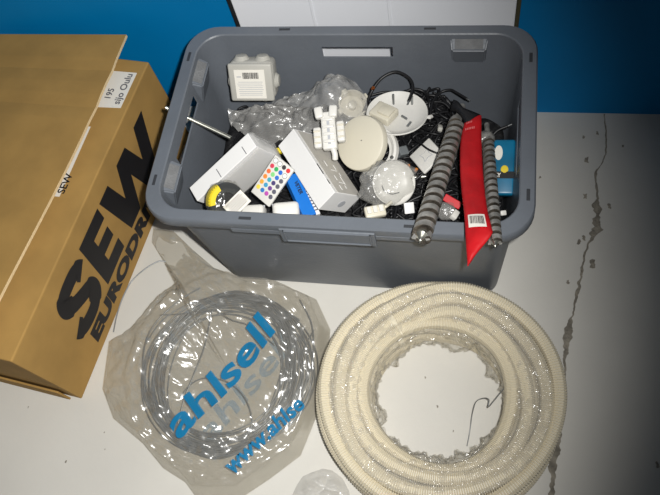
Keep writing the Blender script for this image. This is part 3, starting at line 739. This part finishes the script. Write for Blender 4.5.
# label follows the sleeve near its end
def on_pouch(u, v, lift=.0012):
    f_ = v * (len(Lc) - 1); i = int(f_); k = f_ - i; i2 = min(i + 1, len(Lc) - 1)
    a = Vector(Lc[i]).lerp(Vector(Lc[i2]), k); b = Vector(Rc_[i]).lerp(Vector(Rc_[i2]), k); p = a.lerp(b, u)
    puff = .0042 * (4 * u * (1 - u)) ** .5 * (1 - .6 * smoothstep(len(Lc) * .7, len(Lc), f_))
    return p + Vector((0, .25, .95)) * (puff + .0018 + lift)
def patch(bm, u0, u1, v0, v1, lift, n=8, m_=3):
    g_ = [[bm.verts.new(on_pouch(u0 + (u1 - u0) * i / n, v0 + (v1 - v0) * j / m_, lift)) for j in range(m_ + 1)] for i in range(n + 1)]
    for i in range(n):
        for j in range(m_): bm.faces.new((g_[i][j], g_[i][j + 1], g_[i + 1][j + 1], g_[i + 1][j]))
    return bm
lab = obj('barcode_label', patch(nb(), .13, .80, .545, .655, .0006), M_paper, pc)
bm = nb(); u = .19
while u < .72:
    w_ = R.choice((.016, .024, .034)); patch(bm, u, u + w_, .56, .628, .0012, 1, 2); u += w_ + R.choice((.018, .028))
obj('bars', bm, M_black_ink, lab)
bm = nb()
for k, (v0, w_) in enumerate(((.035, .5), (.075, .62))):
    u = .16
    while u < w_: patch(bm, u, u + .05, v0, v0 + .012, .0008, 1, 1); u += .085
obj('pale_print', bm, mat('pink_print', (226, 120, 120), .5), pc)

# ================================================================== blue packet
bp_ = thing('blue_packet', 'teal blue packet with yellow spot and white oval, right end of crate', 'packet', (0.2571, -0.0235, 0.2580), (.28, -.06, .0)); bp_.scale = (1.0, 1.15, .9)
obj('pack', bx((0, 0, 0), (.034, .080, .018), bevel=.004, seg=3), M_teal, bp_, smooth=True)
obj('band', bx((0, -.012, .0088), (.0335, .010, .0016), bevel=.0003), M_dark, bp_)
bm = text_bm('AY', .0080, bold=.0003)
for v in bm.verts: v.co = Vector((v.co.x - .0150, v.co.y - .0150, .0100))
obj('lettering', bm, M_paper, bp_)
obj('oval_badge', lathe(nb(), [(.0085, 0), (.0085, .0008), (0, .001)], 24), M_paper, bp_, loc=(-.0090, .020, .0090)).scale = (.75, 1.25, 1)
obj('corner_flash', lathe(nb(), [(.0060, 0), (.0050, .0006), (0, .0008)], 16), M_yellow, bp_, loc=(.001, -.004, .0090))

# ================================================================== wire coil and its bag
WC = Vector((-.219, -.337))
wc = thing('wire_coil', 'loose coil of thin grey galvanised wire lying inside the printed plastic bag', 'wire coil', (WC.x, WC.y, 0))
pts = []
turns = 36; cx_, cy_, rx_, ry_, tl = 0., 0., .16, .16, 0.
tgt = None
for k in range(turns):
    nxt = (max(-.024, min(.008, R.gauss(-.005, .010))), max(-.014, min(.008, R.gauss(0, .007))), .154 + R.uniform(-.052, .013), .149 + R.uniform(-.050, .012), R.uniform(.012, .036), R.uniform(-.008, .008), R.uniform(0, 6.28))
    if tgt is None: tgt = nxt
    for j in range(72):
        t = j / 72; m_ = [a + (b - a) * t for a, b in zip(tgt, nxt)]
        a = 2 * math.pi * t
        pts.append((m_[0] + m_[2] * math.cos(a), m_[1] + m_[3] * math.sin(a), max(.0048, m_[4] + m_[5] * math.sin(2 * a + tgt[6]))))
    tgt = nxt
obj('winding', tube(nb(), pts, .00115, 5), M_wire, wc, smooth='all')
def strand(ctrl, r=.0011):
    obj('loose_strand', tube(nb(), spline([(x - WC.x, y - WC.y, z) for x, y, z in ctrl], 10), r, 6), M_wire, wc, smooth='all')
strand([(-0.4024, -0.1177, 0.0060), (-0.4168, -0.1214, 0.0120), (-0.4397, -0.1408, 0.0140), (-0.4619, -0.1683, 0.0120), (-0.4728, -0.2036, 0.0100), (-0.4772, -0.2413, 0.0060), (-0.4756, -0.2765, 0.0040)], .0014)
strand([(-0.3058, -0.1799, 0.0300), (-0.3307, -0.1988, 0.0300), (-0.3607, -0.2306, 0.0300), (-0.3842, -0.2697, 0.0300), (-0.3890, -0.3145, 0.0300), (-0.3739, -0.3718, 0.0300), (-0.3404, -0.4156, 0.0300)], .0014)
strand([(-0.2689, -0.2256, 0.0360), (-0.2660, -0.2971, 0.0400), (-0.2739, -0.3499, 0.0400), (-0.2846, -0.4022, 0.0360), (-0.2877, -0.4467, 0.0300)])
strand([(-0.2955, -0.3981, 0.0300), (-0.2799, -0.3736, 0.0350), (-0.2530, -0.3587, 0.0380), (-0.2072, -0.3624, 0.0400), (-0.1697, -0.3881, 0.0400), (-0.1507, -0.4247, 0.0360), (-0.1532, -0.4588, 0.0300)])
strand([(-0.2545, -0.2301, 0.0400), (-0.2250, -0.2425, 0.0360), (-0.1875, -0.2515, 0.0360), (-0.1318, -0.2854, 0.0400)])
strand([(-0.1012, -0.1898, 0.0300), (-0.0692, -0.2397, 0.0360), (-0.0574, -0.3061, 0.0360), (-0.0660, -0.3618, 0.0340), (-0.0644, -0.3985, 0.0220)])
strand([(-0.3746, -0.2421, 0.0300), (-0.3022, -0.2324, 0.0360), (-0.2272, -0.2018, 0.0360), (-0.1570, -0.2026, 0.0360), (-0.0924, -0.2332, 0.0400)])
strand([(-0.3896, -0.3046, 0.0300), (-0.3581, -0.2506, 0.0400), (-0.2976, -0.2071, 0.0360), (-0.1992, -0.1847, 0.0400)])
strand([(-0.0653, -0.2471, 0.0300), (-0.0769, -0.2889, 0.0360), (-0.0829, -0.3457, 0.0360), (-0.0849, -0.4187, 0.0400)])
pbag = [(-0.480, -0.296), (-0.455, -0.286), (-0.414, -0.244), (-0.386, -0.184), (-0.359, -0.162), (-0.446, -0.075), (-0.451, -0.042), (-0.404, -0.046), (-0.352, -0.086), (-0.297, -0.124), (-0.22, -0.150), (-0.145, -0.152), (-0.076, -0.176), (-0.040, -0.235), (-0.036, -0.30), (-0.036, -0.375), (-0.061, -0.471), (-0.108, -0.515), (-0.155, -0.554), (-0.236, -0.562), (-0.261, -0.54), (-0.308, -0.521), (-0.357, -0.483), (-0.428, -0.444), (-0.466, -0.391)]
def hfilm(x, y, t, plain=False):
    d = (Vector((x, y)) - WC).length
    z = .046 + .020 * smoothstep(.04, .115, d)
    if d > .185: z = .004 + .058 * (1 - min(1., (d - .185) / .13)) ** 1.5
    z = z * (1 - smoothstep(.93, 1.0, t)) + .005 * smoothstep(.93, 1.0, t)
    if plain: return z
    an = math.atan2(y - WC.y, x - WC.x)
    wr = .016 * smoothstep(.185, .25, d) * (ridge(math.cos(an) * 2.6 + 9, math.sin(an) * 2.6 + d * 4, 3.0, 2.) - .5) + .007 * (1 - smoothstep(.19, .24, d)) * smoothstep(.08, .13, d) * (ridge(an * 2.2, d * 42, 1.0, 7.) - .5)
    z += wr * smoothstep(1.0, .88, t)
    return z + (.014 * smoothstep(.12, .22, d) * (ridge(x * .8 + y * .6, (y * .8 - x * .6) * 2.0, 15, 5.) - .5) + .008 * (ridge((x * .5 + y * .86) * 2.4, y * .5 - x * .86, 22, 1.) - .5) + .003 * fbm(x, y, 0, 40)) * (.5 + .5 * smoothstep(0, .1, d)) * smoothstep(1.02, .85, t)
def hz(x, y):
    return hfilm(x, y, .5, True) + .004
pb = thing('plastic_bag', 'large clear plastic bag printed with blue lettering, holding the wire coil', 'bag')
bm = film_sheet(pbag, hfilm, 72, 11, c=(WC.x, WC.y))
obj('top_film', bm, M_film_bag, pb, smooth='all')
obj('under_film', film_sheet(pbag, lambda x, y, t: .0022, 3, 2, c=(WC.x, WC.y)), M_film_bag, pb)
def film_text(s, a, b, size_axis, m, bold, lift=.0022, shear=.0, sx=None, flat=None):
    """lettering along a->b on the film; size_axis is the letter height"""
    bmt = text_bm(s, size_axis, bold=bold, shear=shear, cuts=3)
    xs = [v.co.x for v in bmt.verts]; x0, x1 = min(xs), max(xs)
    a, b = Vector(a).xy, Vector(b).xy; d = (b - a); k = d.length / (x1 - x0); d.normalize(); n_ = Vector((-d.y, d.x))
    for v in bmt.verts:
        p = a + d * (v.co.x - x0) * k + n_ * v.co.y
        v.co = Vector((p.x, p.y, (hz(p.x, p.y) if flat is None else flat) + lift))
    return obj('lettering', bmt, m, pb)
film_text('ahlsell', (-.262, -.478), (-.122, -.262), .074, M_print, .0018, .003, .12)['label'] = 'large blue word ahlsell'
film_text('www.ahlse', (-.158, -.524), (-.050, -.398), .038, M_print, .0011, .003, .1)['label'] = 'smaller blue web address'
film_text('ahlsell', (-.232, -.472), (-.10, -.268), .060, M_print_faint, .001, .0, .12, flat=.0035)['label'] = 'faint blue word on the lower film'

# ================================================================== ivory conduit coil
CC = Vector((.172, -.357))
cc = thing('conduit_coil', 'coil of ivory corrugated conduit wrapped in clear film, in front of the crate', 'conduit coil', (CC.x, CC.y, 0))
# windings, from the bottom outside to the top: (radius, height)
lay = [(.1885, .0125), (.164, .0125), (.140, .0125), (.121, .0125), (.125, .0355), (.150, .036), (.1745, .036), (.1900, .0490), (.1700, .0610), (.146, .0600), (.121, .059), (.124, .0825), (.149, .0840), (.1720, .0835), (.1905, .0740), (.1865, .1000), (.163, .107), (.139, .108), (.1205, .100)]
TR = .0122
def coilpath():
    P = []; n = 840
    for k, (r, z) in enumerate(lay):
        r2, z2 = lay[min(k + 1, len(lay) - 1)]
        ph = k * 1.7
        for j in range(n):
            t = j / n; s = smoothstep(.86, 1.0, t)
            rr = r + (r2 - r) * s + .0035 * math.sin(3 * 2 * math.pi * t + ph) * math.sin(math.pi * t) + .004 * math.sin(2 * math.pi * t + ph * .6) * math.sin(math.pi * t)
            zz = z + (z2 - z) * s + .0022 * math.sin(4 * math.pi * t + ph) * (1 if k > 3 else .2)
            a = 2 * math.pi * t + 2.2
            P.append(Vector((rr * 1.015 * math.cos(a), rr * math.sin(a), max(zz, TR))))
    return P
P = coilpath()
obj('conduit', tube(nb(), P, [TR if i % 3 else TR * .83 for i in range(len(P))], 9), M_ivory, cc)
# film: a crinkled sleeve round the windings, from half way out over the top to the hole
bm = nb(); n1, n2 = 260, 44; G = []
for i in range(n1):
    a = 2 * math.pi * i / n1; row = []
    for j in range(n2 + 1):
        ph = math.radians(72 + 150 * j / n2)          # 90 = top, 180 = hole side
        rm, zm = .154, .060
        ex = .050 + .0035 * fbm(math.cos(a) * 3, math.sin(a) * 3, j * .1, 1.); ez = .0610
        hole = smoothstep(130, 200, math.degrees(ph))
        rr = rm + ex * math.copysign(abs(math.cos(ph)) ** .8, math.cos(ph)); zz = zm + ez * math.copysign(abs(math.sin(ph)) ** .75, math.sin(ph))
        k_ = (ridge(a * rm, j * .004, 60, 3.) - .5) * .007 + .0025 * fbm(a * 3, j * .16, 0, 4.) + hole * (.006 + .016 * fbm(math.cos(a) * 2.2, math.sin(a) * 2.2, 4., 1.6))
        rr += k_ * math.cos(ph); zz += k_ * math.sin(ph)
        row.append(bm.verts.new((rr * 1.03 * math.cos(a), rr * math.sin(a), max(zz, .003))))
    G.append(row)
for i in range(n1):
    for j in range(n2): bm.faces.new((G[i][j], G[(i + 1) % n1][j], G[(i + 1) % n1][j + 1], G[i][j + 1]))
bmesh.ops.recalc_face_normals(bm, faces=bm.faces)
obj('stretch_wrap', bm, M_film_wrap, cc, smooth='all')
tw = [(0.2903, -0.3151, 0.0850), (0.2790, -0.3341, 0.0700), (0.2627, -0.3556, 0.0550), (0.2553, -0.3625, 0.0450), (0.2564, -0.3504, 0.0450), (0.2482, -0.3466, 0.0400), (0.2354, -0.3523, 0.0300), (0.2301, -0.3719, 0.0150), (0.2281, -0.3959, 0.0060), (0.2245, -0.4231, 0.0040)]
obj('wire_tie', tube(nb(), spline([(x - CC.x, y - CC.y, z) for x, y, z in tw], 8), .0009, 6), M_wire, cc, smooth='all')

# ================================================================== small crumpled bag at the near edge
sb_o = [(-.070, -.520), (-.062, -.505), (-.046, -.496), (-.028, -.488), (-.012, -.4895), (.008, -.500), (.022, -.520), (.030, -.55), (.034, -.60), (.01, -.64), (-.04, -.65), (-.075, -.62), (-.085, -.57)]
scc = Vector((-.03, -.565))
def hsb(x, y, t): return .003 + .038 * (1 - t ** 2.2) * (.55 + .8 * ridge(x, y * 1.6, 32, 8.)) + .008 * fbm(x, y, 0, 50) * (1 - t)
sbg = thing('plastic_bag', 'small crumpled clear plastic bag on the floor at the near edge of the conduit coil', 'bag')
obj('film', film_sheet([(x + .010, y) for x, y in sb_o], hsb, 30, 10, c=(scc.x + .010, scc.y)), M_film_cloud, sbg, smooth='all')
